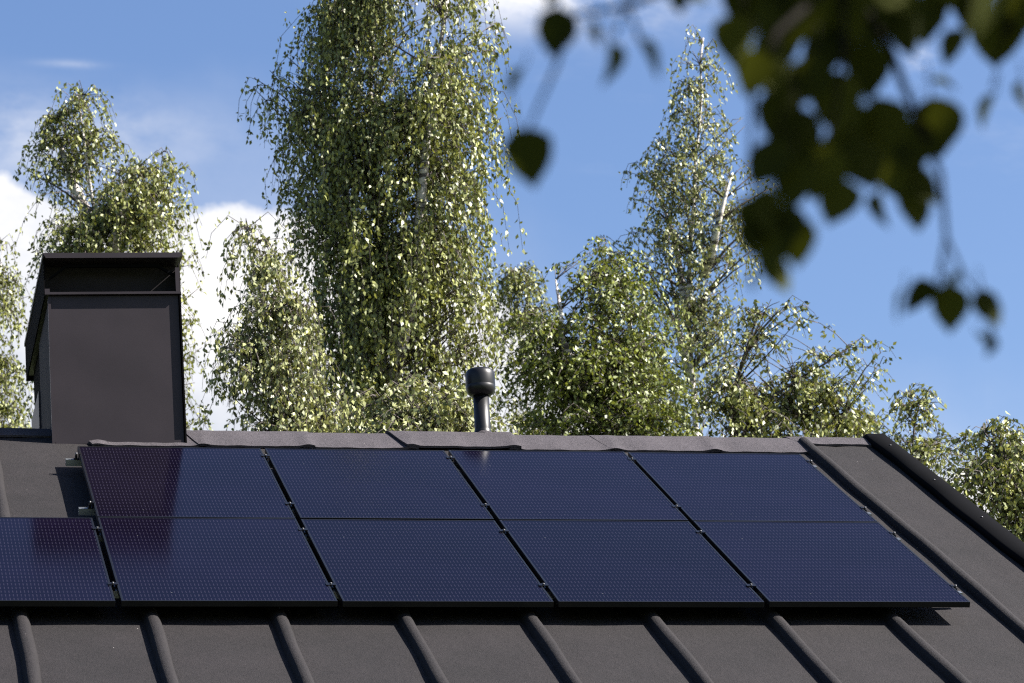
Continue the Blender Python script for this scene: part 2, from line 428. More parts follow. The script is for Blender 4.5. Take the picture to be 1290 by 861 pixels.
# ------------------------------------------------------------------ solar panels
PW, PH, PT = 1.126, 1.722, .032
PITCH_U = 1.155
def make_panel(loc):
    root = empty('solar_panel', loc, (TH, 0, 0))
    lip, e = .011, .0016
    b = MB()
    # frame: four mitred bars with a lip over the glass
    o = [(0, 0), (PW, 0), (PW, PH), (0, PH)]; i_ = [(lip, lip), (PW-lip, lip), (PW-lip, PH-lip), (lip, PH-lip)]
    vs = [(x, y, 0) for x, y in o]+[(x, y, 0) for x, y in i_]+[(x, y, -PT) for x, y in o]+[(x+(.018 if x < .5 else -.018), y+(.018 if y < .5 else -.018), -PT) for x, y in o]+[(x, y, -.006) for x, y in i_]
    fs = []
    for k in range(4):
        n = (k+1) % 4
        fs += [(k, n, 4+n, 4+k), (k, 8+k, 8+n, n), (8+k, 12+k, 12+n, 8+n), (4+k, 4+n, 16+n, 16+k)]
    b.add(vs, fs)
    fr = b.build('frame', M['anod'], root, bevel=.0012)
    b = MB(); b.box(lip+.0005, PW-lip-.0005, lip+.0005, PH-lip-.0005, -.006, -.0018)
    b.build('glass', M['solar'], root)
    b = MB(); b.box(.40, .62, 1.45, 1.56, -.028, -.0065); b.build('junction_box', M['plastic'], root)
    return root
proto = make_panel(RP(0.02, 0, 0))
def copy_tree(o, parent=None):
    c = o.copy(); COL.objects.link(c); c.parent = parent
    for ch in list(o.children): copy_tree(ch, c)
    return c
GRP = 'solar panels mounted in two rows on the roof'
labels = {(0, 1): 'black solar panel directly in front of the chimney foot, leftmost of the upper row',
          (1, 1): 'black solar panel, second from the left in the upper row',
          (2, 1): 'black solar panel below the vent pipe, with its bright reflection on the top edge',
          (3, 1): 'black solar panel at the right end of the upper row',
          (-1, 0): 'black solar panel cut off by the left edge of the picture, lower row',
          (0, 0): 'black solar panel of the lower row, right below the panel in front of the chimney',
          (1, 0): 'black solar panel in the middle of the lower row, third of five',
          (2, 0): 'black solar panel in the lower row, second from the right end',
          (3, 0): 'black solar panel at the lower right corner of the array'}
first = True
prnd = random.Random(5)
for (i, j), lab in labels.items():
    p = proto if first else copy_tree(proto)
    first = False
    p.location = RP(.02+i*PITCH_U+prnd.uniform(-.002, .002), j*(PH+.020), prnd.uniform(-.001, .001)); p.rotation_euler = (TH+R(prnd.uniform(-.05, .05)), R(prnd.uniform(-.06, .06)), 0)
    tag(p, lab, 'solar panel', GRP)

# rails under the panels, with their roof brackets and clamps
def rail(v, u0, u1, label, clamps, ends):
    root = empty('mounting_rail', RP(u0, v, -PT-.001), (TH, 0, 0)); L = u1-u0
    tag(root, label, 'mounting rail', 'aluminium rails under the solar panels')
    b = MB()                       # slotted hollow section: real walls, open at the end
    h, w, t = .040, .036, .003
    for a in ((-w/2, w/2, -h, -h+t), (-w/2, -w/2+t, -h+t, 0), (w/2-t, w/2, -h+t, 0), (-w/2+t, w/2-t, -.024, -.021), (-w/2+t, -.006, -t, 0), (.006, w/2-t, -t, 0)):
        b.box(0, L, a[0], a[1], a[2], a[3])
    b.build('rail_bar', M['alu'], root)
    bb = MB(); bb.box(-.018, .018, -.022, .022, -.093, -.040); bb.box(-.05, .05, -.03, .03, -.094, -.088)
    first = None
    for ub in UB:
        if u0+.15 < ub+.3 < u1-.1 and UB.index(ub) % 2 == 0:
            if first is None: first = o = bb.build('bracket', M['blacksteel'], root)
            else: o = first.copy(); COL.objects.link(o); o.parent = root
            o.location = (ub+.3-u0, 0, 0)
    first = None
    for uc in clamps:              # T-shaped middle clamp in the gap between two panels
        if first is None:
            c = MB(); c.box(-.013, .013, -.020, .020, .0, PT-.010); c.box(-.026, .026, -.020, .020, PT+.0015, PT+.0045); c.lathe([(.006, PT-.011), (.006, PT+.010), (.001, PT+.011)], 8)
            first = o = c.build('middle_clamp', M['anod'], root)
            d = MB(); d.lathe([(.0065, PT+.0045), (.0065, PT+.011), (.001, PT+.0115)], 6); bl = d.build('bolt', M['bolt'], o)
        else:
            o = first.copy(); COL.objects.link(o); o.parent = root; k = first.children[0].copy(); COL.objects.link(k); k.parent = o
        o.location = (uc-u0, 0, 0)
    for uc, sgn in ends:
        c = MB(); c.box(.0, .030, -.020, .020, 0, .004); c.box(.0, .004, -.020, .020, .004, PT+.004); c.box(-.010, .004, -.020, .020, PT+.0015, PT+.0045); c.box(.010, .024, -.014, .014, .004, .024)
        if sgn < 0:
            c.v = [(-x, y, z) for x, y, z in c.v]
        o = c.build('end_clamp', M['anod'], root); o.location = (uc-u0, 0, 0)
        d = MB(); d.lathe([(.0065, .024), (.0065, .040), (.001, .041)], 8, lambda x, y, z: (x+.017*sgn, y, z)); d.build('bolt', M['bolt'], o)
GC = [i*PITCH_U for i in range(0, 4)]
UR = .02+3*PITCH_U+PW+.002
for v, lab in ((.32, 'aluminium rail under the lower row, the one nearest the eave'), (1.47, 'aluminium rail under the upper half of the lower row of panels')):
    rail(v, -2.2, UR+.055, lab, GC, [(UR, 1)])
for v, lab in ((2.065, 'aluminium rail whose cut end sticks out left of the panels just above the lower row'), (3.265, 'aluminium rail whose cut end sticks out left of the panels close to the chimney foot')):
    rail(v, -.062, UR+.055, lab, GC[1:], [(UR, 1), (.018, -1)])

# ------------------------------------------------------------------ trees
def poly_mesh(name, V, Fq, mat, parent, tint=None):
    me = bpy.data.meshes.new(name)
    me.vertices.add(len(V)); me.vertices.foreach_set('co', V.astype(np.float32).ravel())
    nf = len(Fq); me.loops.add(nf*4); me.loops.foreach_set('vertex_index', Fq.astype(np.int32).ravel())
    me.polygons.add(nf); me.polygons.foreach_set('loop_start', np.arange(0, nf*4, 4, dtype=np.int32))
    me.polygons.foreach_set('loop_total', np.full(nf, 4, dtype=np.int32))
    me.update(calc_edges=True)
    if tint is not None:
        a = me.attributes.new('tint', 'FLOAT', 'FACE'); a.data.foreach_set('value', tint.astype(np.float32))
    return link(name, me, mat, parent, world=True)

def nrm(a): return a/(np.linalg.norm(a, axis=-1, keepdims=True)+1e-9)

def leaves_mesh(name, base, tipdir, size, mat, parent, width=.56, tint=None):
    n = len(base); rnd = nrm(rng.normal(size=(n, 3)))
    side = nrm(np.cross(tipdir, rnd)); nor = np.cross(side, tipdir); s = size[:, None]
    p0 = base; p2 = base+tipdir*s-nor*s*.08
    c = base+tipdir*s*.42
    w = s*width*.5; fold = nor*s*rng.uniform(.03, .16, (n, 1))
    p1 = c+side*w+fold; p3 = c-side*w+fold
    V = np.stack([p0, p1, p2, p3], 1).reshape(-1, 3)
    Fq = np.arange(4*n).reshape(n, 4)
    if tint is None: tint = rng.random(n)
    return poly_mesh(name, V, Fq, mat, parent, tint)

GX = np.array([math.cos(YAW), -math.sin(YAW), 0]); GY = np.array([math.sin(YAW), math.cos(YAW), 0])

def atv(x, y, D):                    # the same, for points of an upright plane D metres away over the ground
    d = CF + CR*(x-645)/F_PX - CU*(y-430.5)/F_PX
    return CAM + d*D/(d@GY)

def tree(label, cat, Z, profile, stems, nlimb, strands, leaf_mat_, droop=1.0, leaf=(.042, .066), strand_len=(.25, .85), depth=.75, per=.041,
         extra=(), seed=1, group=None, bark='birch_bark', rad=.13, limb_rise=.9, name='birch_tree', inner=.42, jit=.02, thin=1.0, hole=-.8):
    """profile: rows (y, left, right) of the crown's outline as measured in the photograph, turned into metres at the tree's own distance;
       stems: list of trunk lines measured the same way"""
    r = np.random.default_rng(seed); Z = Z*.96
    rows = []
    for y, xl, xr in profile:
        a, c = atv(xl, y, Z), atv(xr, y, Z); m = (a+c)/2
        rows.append((m[2], a@GX, c@GX))
    rows.sort(); H = np.array([q[0] for q in rows]); L = np.array([q[1] for q in rows]); Rr = np.array([q[2] for q in rows])
    gy0 = CAM@GY+Z
    def P(a, d, h): return GX*a+GY*(gy0+d)+np.array([0, 0, h])
    base0 = atv(stems[0][0][0], stems[0][0][1], Z); base0 = base0.copy(); base0[2] = 0
    root = empty(name, tuple(base0)); tag(root, label, cat, group)
    tb = MB(); bb = MB(); lines = []
    for k, st in enumerate(stems):
        pts = []
        for q in st:
            x, y = q[0], q[1]; dz = q[2] if len(q) > 2 else 0
            p = atv(x, y, Z); a = p@GX; pts.append(P(a, dz, p[2]))
        if k == 0: pts = [np.array([pts[0][0]+.15, pts[0][1], -.1])]+pts
        # resample with gentle waviness
        out = []; ph = r.random(2)*6
        for i in range(len(pts)-1):
            m = max(2, int(np.linalg.norm(pts[i+1]-pts[i])/.45))
            for j in range(m):
                t = j/m; out.append(pts[i]*(1-t)+pts[i+1]*t+.035*np.array([math.sin(len(out)*.9+ph[0]), math.cos(len(out)*.7+ph[1]), 0]))
        out.append(pts[-1]); n = len(out)
        rr = rad*(.62 if k else 1)
        radii = [max(.008, rr*(1-(i/(n-1))**1.05)+.008) for i in range(n)]
        tb.tube(out, radii, 8); lines.append((np.array(out), np.array(radii)))
    tb.build('trunk', M[bark], root, world=True, fix=False)
    B = []; D = []; S = []; T = []
    hmin, hmax = H[0], H[-1]
    allp = np.concatenate([l[0] for l in lines]); allr = np.concatenate([l[1] for l in lines])
    targets = []
    for i in range(nlimb):
        for _ in range(20):
            h = hmin+(hmax-hmin)*r.random()**.9
            wl, wr = np.interp(h, H, L), np.interp(h, H, Rr)
            if r.random() < (wr-wl)/(Rr-L).max()*.85+.25: break
        c, hw = (wl+wr)/2, max(.12, (wr-wl)/2); sh_ = max(.06, hw-(.42 if droop > .7 else .25)*min(.50, .10+.27*hw)-.06)
        an = r.random()*2*math.pi; q = math.sqrt(inner+(1-inner)*r.random())*(.86+.13*math.sin(2*an+h*2.1+seed)+.10*math.sin(h*4.3+seed*2+an))
        far_ = r.random() < .16
        if far_: q *= 1.22; hw = hw*.35
        targets.append((P(c+sh_*q*math.cos(an), sh_*q*math.sin(an)*depth, h), hw))
    for ln_ in lines:
        tip, base_ = ln_[0][-1], ln_[0][-min(4, len(ln_[0]))]
        for q in range(9):
            t = r.random()**1.4; c = tip*(1-t)+(tip+(base_-tip)*2.2)*t
            targets.append((c+r.normal(size=3)*np.array([.05+.25*t, .05+.25*t, .05]), -.42))
    for (x, y, dz, hwpx) in extra:
        p = atv(x, y, Z); targets.append((P(p@GX, dz, p[2]), -max(hwpx/F_PX*Z, .12)))
    ph_ = r.random(6)*6
    def holes(p):
        x, y, z = p*np.array([1.25, .8, 1.15])
        return math.sin(x*3.1+ph_[0]+.9*math.sin(z*1.9+ph_[3]))+math.sin(y*2.7+ph_[1]+z)+math.sin(z*3.7+ph_[2]+.8*math.sin(x*2.3+ph_[4]))+.6*math.sin(x*6.1+z*5.2+ph_[5])
    for tgt, hw in targets:
        h = tgt[2]; istip = hw < 0; hw = abs(hw)
        # limb leaves the stem below its tip
        dxy = np.linalg.norm((allp-tgt)[:, :2], axis=1)
        want = h-dxy*limb_rise*r.uniform(.6, 1.25)
        cost = abs(allp[:, 2]-want)+dxy*.35
        k = int(np.argmin(cost)); s = allp[k]; s_r = min(allr[k]*.45, .035, .007+.012*np.linalg.norm(s-tgt))
        ln = np.linalg.norm(tgt-s)+.01
        mid = (s+tgt)/2+np.array([0, 0, .10*ln])+r.normal(size=3)*.05*ln
        n = max(4, int(ln/.22)); t = np.linspace(0, 1, n)[:, None]
        cv = (1-t)**2*s+2*t*(1-t)*mid+t*t*tgt
        cv += np.cumsum(r.normal(size=cv.shape)*.008, 0)*t
        bb.tube(cv, np.linspace(max(s_r, .005), .003, n), 5)
        ns = max(3, int(strands*min(1.6, .5+hw)*r.uniform(.6, 1.4)))
        spread = min(.50, .10+.27*hw)
        for j in range(ns):
            tt = 1-.65*r.random()**1.5
            o = (1-tt)**2*s+2*tt*(1-tt)*mid+tt*tt*tgt
            # side twig going out, then hanging or arching
            az = r.random()*2*math.pi; el = r.uniform(-.3, .8)*(1 if droop > .5 else 1.2)
            d = np.array([math.cos(az)*math.cos(el), math.sin(az)*math.cos(el), math.sin(el)])
            l1 = spread*r.uniform(.3, 1.1); e = o+d*l1
            if holes(e) < hole and not istip: continue
            pts = [o, o+(e-o)*.5+np.array([0, 0, .04*l1]), e]
            L2 = r.uniform(*strand_len)*min(1, .40+.6*hw); hang = d*(1-droop)*.9+np.array([0, 0, -droop]); hang /= np.linalg.norm(hang)+1e-9
            k2 = 4; cur = e.copy(); dd = d.copy()
            for q in range(k2):
                dd = dd*(.55)+hang*(.75)+r.normal(size=3)*.10; dd /= np.linalg.norm(dd); cur = cur+dd*L2/k2; pts.append(cur.copy())
            pts = np.array(pts); bb.tube(pts[::2] if len(pts) > 5 else pts, np.linspace(.0045, .0018, len(pts[::2])), 3)
            seg = np.linalg.norm(np.diff(pts, axis=0), axis=1); cl = np.concatenate([[0], np.cumsum(seg)])
            nl = int(cl[-1]/per*thin); 
            if nl < 2: continue
            ss = np.sort(r.random(nl))**.85*cl[-1]
            pp = np.stack([np.interp(ss, cl, pts[:, a]) for a in range(3)], 1)+r.normal(size=(nl, 3))*jit
            td = r.normal(size=(nl, 3))*.55+np.array([0, 0, -.9*droop-.15])+GX*0
            B.append(pp); D.append(nrm(td)); S.append(r.uniform(leaf[0], leaf[1], nl)); T.append(np.clip(r.random(nl)*.75+r.random()*.35, 0, 1))
    bb.build('branches', M['twig'], root, world=True, fix=False)
    B = np.concatenate(B); D = np.concatenate(D); S = np.concatenate(S); T = np.concatenate(T)
    leaves_mesh('crown', B, D, S, M[leaf_mat_], root, tint=T)
    print(name, label[:30], 'leaves', len(B))
    return root

TG = 'birches and other trees behind the house'
tree('birch behind the chimney, its twin tops rising above the hood', 'tree', 36,
     [(114, 94, 104), (135, 68, 130), (165, 48, 150), (200, 42, 225), (240, 36, 238), (290, 34, 240), (350, 34, 238), (420, 25, 246), (480, 22, 256), (560, 15, 262), (640, 10, 260)],
     [[(150, 640), (140, 400), (120, 250), (99, 122)], [(142, 420), (180, 280, .3), (198, 215, .2)], [(130, 300), (90, 220, .1), (60, 150, .1)], [(138, 330), (160, 270, -.2), (158, 235, -.3)]], 125, 13, 'leaf', droop=.8, hole=-1.05, seed=21, group=TG, rad=.12,
     extra=[(246, 320, 0, 14), (252, 360, 0, 14), (246, 400, .1, 14), (254, 440, 0, 14), (246, 480, 0, 16), (252, 525, 0, 16), (234, 205, 0, 12), (45, 180, 0, 12), (62, 148, 0, 10), (40, 215, .2, 12), (206, 190, 0, 14), (222, 250, 0, 15)])
tree('half-hidden birch at the left edge, seen below and left of the hood', 'tree', 39,
     [(300, -5, 15), (330, -30, 30), (400, -50, 38), (470, -60, 42), (560, -70, 45), (640, -70, 45)],
     [[(-25, 640), (-15, 450), (5, 305)]], 52, 12, 'leaf', hole=-1.2, seed=22, group=TG, rad=.09)
tree('tallest birch, its weeping crown running out of the top of the picture', 'tree', 33,
     [(-210, 455, 500), (-150, 420, 560), (-80, 395, 590), (0, 375, 612), (60, 352, 622), (100, 335, 626), (150, 338, 630), (200, 345, 630), (260, 350, 624), (330, 378, 628), (400, 400, 630), (480, 410, 632), (560, 405, 632), (680, 400, 630)],
     [[(482, 640), (484, 480), (474, 250), (468, 20), (478, -200)], [(486, 500), (530, 330, -.4), (552, 120, -.6), (575, -90, -.5)], [(478, 400), (430, 220, .5), (395, 60, .4)]],
     300, 13, 'leaf', hole=-.45, seed=23, group=TG, rad=.11, strand_len=(.3, 1.15),
     extra=[(590, 320, -.3, 24), (606, 360, 0, 24), (585, 400, .3, 26), (604, 440, 0, 24), (575, 470, .2, 26), (600, 500, -.2, 26), (560, 520, 0, 26), (545, 450, -.4, 26), (612, 290, 0, 22), (322, 100, 0, 22), (335, 118, .2, 22), (318, 108, .1, 15), (345, 150, 0, 22), (342, 135, -.2, 20), (352, 190, 0, 20), (362, 235, .1, 20), (385, 300, 0, 18), (622, 30, 0, 20), (628, 150, 0, 18), (622, 60, 0, 20)])
tree('small birch with a pale drooping crown between the chimney and the tallest birch', 'tree', 30.5,
     [(283, 300, 322), (320, 290, 345), (360, 284, 380), (400, 275, 425), (450, 268, 448), (500, 262, 462), (560, 258, 470), (660, 255, 470)],
     [[(352, 640), (350, 470), (328, 350), (312, 288)]], 85, 13, 'leaf_pale', hole=-1.2, seed=24, group=TG, rad=.08)
tree('low bushy tree at the foot of the tallest birch, left of the vent pipe', 'tree', 29,
     [(478, 480, 520), (500, 450, 600), (530, 430, 640), (580, 430, 650), (660, 430, 650)],
     [[(540, 640), (530, 560), (520, 495)]], 60, 13, 'leaf_pale', hole=-1.4, droop=.6, seed=25, group=TG, rad=.06, strand_len=(.2, .6), bark='twig', name='bushy_tree')
tree('round-topped bushy tree right of the vent pipe', 'tree', 35,
     [(312, 745, 775), (332, 700, 808), (350, 682, 812), (385, 668, 850), (430, 652, 862), (480, 640, 868), (560, 640, 885), (660, 640, 890)],
     [[(778, 640), (768, 545), (748, 470), (740, 360)], [(768, 545), (800, 440, .4), (790, 350, .3)], [(765, 540), (705, 440, -.4), (700, 360, -.2)]], 165, 13, 'leaf_deep', droop=.55, seed=26, group=TG, rad=.09,
     strand_len=(.2, .65), name='bushy_tree', extra=[(762, 300, 0, 14), (755, 312, 0, 16), (785, 318, 0, 14), (700, 335, 0, 15)])
tree('thin-crowned tree in the gap between the tallest birch and the round bushy tree', 'tree', 40,
     [(345, 635, 660), (380, 622, 700), (430, 618, 712), (500, 615, 715), (560, 612, 720), (660, 612, 720)],
     [[(665, 640), (662, 480), (650, 350)]], 64, 12, 'leaf', hole=-1.0, droop=.8, seed=27, group=TG, rad=.07)
tree('slender birch with an airy crown and pale stems against open sky', 'tree', 38,
     [(42, 878, 892), (65, 855, 908), (100, 832, 915), (135, 826, 920), (170, 806, 925), (200, 792, 930), (250, 784, 945), (290, 770, 960), (330, 780, 968), (380, 830, 968), (430, 850, 965), (500, 850, 950), (560, 850, 950), (640, 850, 950)],
     [[(872, 640), (873, 470), (871, 320), (872, 200), (884, 120), (886, 48)], [(872, 400), (855, 320, .2), (826, 225, .3)], [(885, 350), (900, 290, -.3), (920, 235, -.3)], [(873, 470), (852, 400, .3), (846, 340, .3)]], 150, 5, 'leaf_pale', hole=-.15,
     droop=.85, seed=28, group=TG, rad=.085, strand_len=(.25, .8), inner=.1, extra=[(772, 318, 0, 24), (790, 285, .2, 24), (806, 250, 0, 22), (800, 330, -.3, 22), (826, 365, .3, 20), (818, 215, 0, 18), (800, 205, 0, 14), (932, 300, .1, 22), (950, 335, -.2, 22), (944, 262, 0, 20), (956, 225, 0, 16), (925, 215, .2, 18), (960, 300, 0, 16), (765, 300, 0, 14), (752, 298, 0, 8), (932, 150, 0, 8), (938, 160, 0, 8), (790, 215, 0, 10), (960, 200, 0, 16), (1000, 185, 0, 14), (985, 230, 0, 14), (975, 270, 0, 14)])
tree('spreading tree right of the slender birch with a dark arching limb', 'tree', 34,
     [(372, 960, 985), (395, 915, 1018), (430, 898, 1022), (470, 892, 1050), (500, 888, 1085), (530, 880, 1105), (570, 875, 1110), (660, 875, 1110)],
     [[(900, 640), (925, 560), (960, 515), (1005, 480), (1070, 438)], [(925, 560), (930, 480, .3), (955, 390, .2)], [(960, 515), (1060, 520, .2), (1105, 530, .2)]], 125, 11, 'leaf', droop=.65, seed=29, group=TG, rad=.06,
     strand_len=(.2, .6), bark='twig', name='spreading_tree', extra=[(992, 384, 0, 18), (962, 388, .2, 20), (1004, 412, -.2, 18), (940, 400, .2, 20), (1040, 500, 0, 24), (1060, 530, .2, 24), (1078, 432, 0, 9), (1095, 440, 0, 14), (1110, 445, 0, 12), (1075, 470, 0, 14), (1108, 460, 0, 12), (1090, 490, 0, 14), (1020, 385, 0, 8), (1010, 400, 0, 12)])
tree('sparse-leaved tree just behind the peak of the right roof edge', 'tree', 33,
     [(492, 1128, 1165), (510, 1118, 1188), (535, 1112, 1190), (565, 1110, 1200), (600, 1110, 1205), (680, 1110, 1205)],
     [[(1125, 760), (1130, 640), (1148, 560), (1160, 505)], [(1130, 600), (1185, 545, .2)]], 46, 8, 'leaf', hole=-1.1, droop=.6, seed=30, group=TG, rad=.05, strand_len=(.15, .45), bark='twig', name='spreading_tree')
tree('tree with drooping foliage beyond the roof edge, cut off by the right side', 'tree', 30,
     [(532, 1225, 1270), (548, 1205, 1310), (575, 1190, 1350), (610, 1185, 1380), (640, 1225, 1390), (670, 1250, 1390), (760, 1255, 1400)],
     [[(1330, 900), (1325, 720), (1300, 610), (1240, 545)], [(1325, 720), (1350, 600, .3)]], 95, 12, 'leaf', hole=-1.1, droop=.68, seed=31, group=TG, rad=.06, strand_len=(.2, .6), bark='twig', name='spreading_tree', extra=[(1188, 560, 0, 16), (1194, 596, .1, 16), (1210, 625, 0, 18), (1236, 665, 0, 20), (1265, 690, 0, 20), (1206, 548, 0, 14), (1212, 560, 0, 10), (1200, 590, 0, 10)])

# ------------------------------------------------------------------ the near tree whose branch hangs into the picture
def near_leaf_mesh(V, Fs, base, tip, nor, size, r):
    """an ovate leaf, pointed, folded on its midrib and curled; eight cross rows"""
    d = tip/np.linalg.norm(tip); s = np.cross(d, nor); s /= np.linalg.norm(s); n = np.cross(s, d)
    ts = [0, .06, .16, .30, .46, .62, .78, .90, 1.0]; ws = [.02, .20, .35, .43, .43, .36, .23, .10, .004]
    k0 = len(V); curl = r.uniform(.02, .14); fold = r.uniform(.1, .5)
    for t, w in zip(ts, ws):
        c = base+d*size*t-n*size*curl*t*t*2
        jag = 1+r.uniform(-.05, .05)
        V.append(c+s*w*size*jag+n*fold*w*size); V.append(c); V.append(c-s*w*size*jag+n*fold*w*size)
    for i in range(len(ts)-1):
        a = k0+3*i; Fs += [(a, a+1, a+4, a+3), (a+1, a+2, a+5, a+4)]

nr = np.random.default_rng(77)
tb0 = at(2050, 430, 4.4); tb0[2] = 0
near = empty('overhanging_tree', tuple(tb0)); tag(near, 'leafy branch of a nearby tree hanging blurred into the top right', 'tree')
trunk = MB(); tp = [tb0+np.array([0, 0, -.1]), tb0+np.array([.03, .02, 1.6]), tb0+np.array([-.05, .05, 3.0]), tb0+np.array([-.02, .0, 4.6]), tb0+np.array([.1, .1, 6.2])]
trunk.tube(tp, [.15, .12, .10, .07, .03], 12)
trunk.build('trunk', M['twig'], near, world=True, fix=False)
tw = MB(); V = []; Fs = []
def twig(pts, r0, r1):
    pts = [at(*p) for p in pts]; n = len(pts); tw.tube(pts, list(np.linspace(r0, r1, n)), 6)
limb0 = tb0+np.array([-.04, .04, 2.4])
main = [limb0]+[at(x, y, z) for x, y, z in ((1750, -60, 3.9), (1450, -150, 3.4), (1180, -90, 3.05), (1060, -30, 2.95))]
tw.tube(main, [.030, .014, .006, .0028, .002], 8)
twig([(1180, -90, 3.05), (1000, -75, 2.9), (880, -30, 2.85), (790, 8, 2.8), (722, 20, 2.8)], .006, .0015)
twig([(722, 20, 2.8), (700, 85, 2.8), (680, 130, 2.8), (664, 168, 2.8)], .0022, .0014)
twig([(1060, -30, 2.95), (1065, 60, 2.9), (1050, 150, 2.85), (1020, 230, 2.8), (985, 290, 2.8)], .0022, .0012)
twig([(1060, -30, 2.95), (1120, 60, 3.0), (1150, 140, 3.0), (1185, 220, 3.0), (1192, 300, 3.0), (1180, 360, 3.0)], .005, .0014)
twig([(1192, 300, 3.0), (1215, 350, 3.0), (1245, 385, 3.0), (1248, 430, 3.0)], .002, .001)
twig([(1060, -30, 2.95), (980, 40, 2.85), (950, 110, 2.8), (945, 200, 2.8)], .004, .0014)
twig([(1450, -150, 3.4), (1330, -60, 3.2), (1270, 30, 3.1), (1250, 110, 3.05)], .006, .0014)
twig([(790, 8, 2.8), (772, 50, 2.8)], .0018, .001)
twig([(790, 8, 2.8), (812, 60, 2.8)], .0018, .001)
def px_leaf(cx, cy, L, ang, z, flat=1.0, petiole=True):
    """leaf centred at a measured place; ang: direction of the tip in the picture, 0 = straight down, positive = to the right; flat: 1 faces us"""
    down = -CU*math.cos(R(ang))+CR*math.sin(R(ang)); size = .88*L*z/F_PX
    c = at(cx, cy, z); side = np.cross(down, CF)
    d = down+CF*nr.uniform(-.25, .25); d /= np.linalg.norm(d)
    nn = CF*flat+side*math.sqrt(max(0, 1-flat*flat))*nr.choice([-1, 1]); nn = nn-d*(nn@d)
    base = c-d*size*.48
    near_leaf_mesh(V, Fs, base, d, nn, size, nr)
    if petiole: tw.tube([base, base-d*size*.15+np.array([0, 0, size*.1]), base-d*size*.25+np.array([0, 0, size*.3])], [.0009, .0008, .0008], 4)
L_ = [  # x, y, length, angle, depth, facing
 (700, 40, 74, -5, 2.8, .95), (768, 82, 66, 2, 2.8, .45), (750, 42, 40, 10, 2.82, .5), (646, 102, 48, -40, 2.82, .35), (664, 198, 88, 18, 2.8, .95),
 (818, 76, 66, 28, 2.8, .22), (692, -8, 40, 0, 2.8, .6), (855, -4, 48, 20, 2.85, .8), (795, -14, 40, -30, 2.85, .6), (878, -8, 40, 30, 2.85, .7),
 (927, 52, 78, -12, 2.85, .9), (948, 92, 72, -4, 2.8, .9), (975, 62, 84, 8, 2.9, .9), (1000, 25, 90, 0, 2.9, .95), (960, 15, 80, -20, 2.9, .9),
 (985, 150, 90, -15, 2.85, .9), (965, 205, 84, -25, 2.8, .85), (1010, 175, 92, 12, 2.85, .95), (1055, 130, 96, -5, 2.9, .95), (1060, 35, 90, 15, 2.95, .9),
 (1100, 30, 88, -10, 3.0, .9), (1140, 40, 76, 12, 3.0, .85), (1165, 25, 80, 5, 3.05, .85), (1130, -10, 90, 30, 3.0, .9), (1185, -12, 80, -10, 3.05, .9),
 (1255, 48, 88, 0, 3.1, .95), (1222, 10, 80, -15, 3.1, .9), (1282, 20, 76, 12, 3.1, .9), (1240, -30, 80, 0, 3.1, .9),
 (1030, 215, 88, -6, 2.85, .95), (1040, 66, 84, 10, 2.95, .9), (1092, 88, 84, 14, 2.95, .9), (1016, 100, 84, -18, 2.88, .9), (985, 108, 80, 6, 2.88, .9), (1055, 255, 76, -14, 2.85, .9), (1085, 205, 92, 14, 2.9, .95), (1110, 160, 92, 10, 2.95, .9), (1130, 215, 92, 6, 3.0, .95), (1180, 160, 90, 10, 3.0, .95),
 (1112, 265, 58, 6, 3.0, .6), (1152, 262, 72, -3, 3.0, .85), (1165, 235, 60, 22, 3.0, .8), (1150, 185, 84, -10, 3.0, .95), (945, 300, 56, -8, 2.8, .6), (968, 268, 76, -6, 2.8, .85),
 (992, 290, 76, 6, 2.8, .7), (983, 342, 70, 10, 2.8, .75), (950, 355, 30, -15, 2.8, .5), (1060, 195, 80, 4, 2.92, .9), (1000, 232, 76, 0, 2.8, .9),
 (1160, 376, 64, -55, 3.0, .7), (1195, 388, 72, 6, 3.0, .85), (1132, 385, 50, -20, 3.0, .2), (1203, 352, 40, 150, 3.0, .5), (1245, 388, 60, 18, 3.0, .85), (1248, 436, 34, -10, 3.0, .4), (1240, 428, 26, 50, 3.0, .5),
 (1245, 140, 56, -22, 3.05, .35), (1290, 125, 56, 5, 3.1, .35), (1190, 106, 40, 80, 3.05, .25), (970, 108, 30, 40, 2.85, .4), (1040, 10, 90, -30, 2.95, .9), (985, -20, 90, 0, 2.9, .9), (1080, -15, 90, 10, 2.95, .9),
 (930, 5, 70, -25, 2.9, .8), (1075, 165, 84, -20, 2.95, .9),  (952, 280, 80, -10, 2.8, .85), (1003, 305, 76, 8, 2.8, .8), (972, 318, 70, -4, 2.8, .85), (1202, 60, 60, -30, 3.05, .7), (1218, -5, 80, 10, 3.1, .9)]
for a in L_: px_leaf(*a)
vis_n = len(Fs)
# the rest of its crown, above and beside what the lens takes in: it shades the spray
for k in range(3600):
    q = nr.random()
    x = nr.uniform(900, 2700); y = -nr.uniform(90, 1500); z = 3.4+nr.normal()*.75
    if z < 1.9: continue
    if x < 1250 and nr.random() < .35: continue
    c = at(x, y, z); d = np.array([nr.normal()*.4, nr.normal()*.4, -1]); d /= np.linalg.norm(d)
    near_leaf_mesh(V, Fs, c, d, nrm(nr.normal(size=3)), nr.uniform(.045, .07), nr)
for k in range(60):
    a = at(nr.uniform(1550, 2250), -nr.uniform(350, 800), 3.7+nr.normal()*.25); e = a+np.array([nr.uniform(-.3, .5), nr.uniform(-.3, .5), nr.uniform(.1, .7)])
    s = tp[2]+(tp[3]-tp[2])*nr.random(); tw.tube([s, (s+a)/2+np.array([0, 0, .1]), a, e], [.018, .012, .006, .002], 5)
tw.build('branches', M['shade_twig'], near, world=True, fix=False)
V = np.array(V); poly_mesh('crown', V, np.array(Fs), M['leaf_near'], near, tint=np.repeat(nr.random(len(Fs)//16), 16)[:len(Fs)])

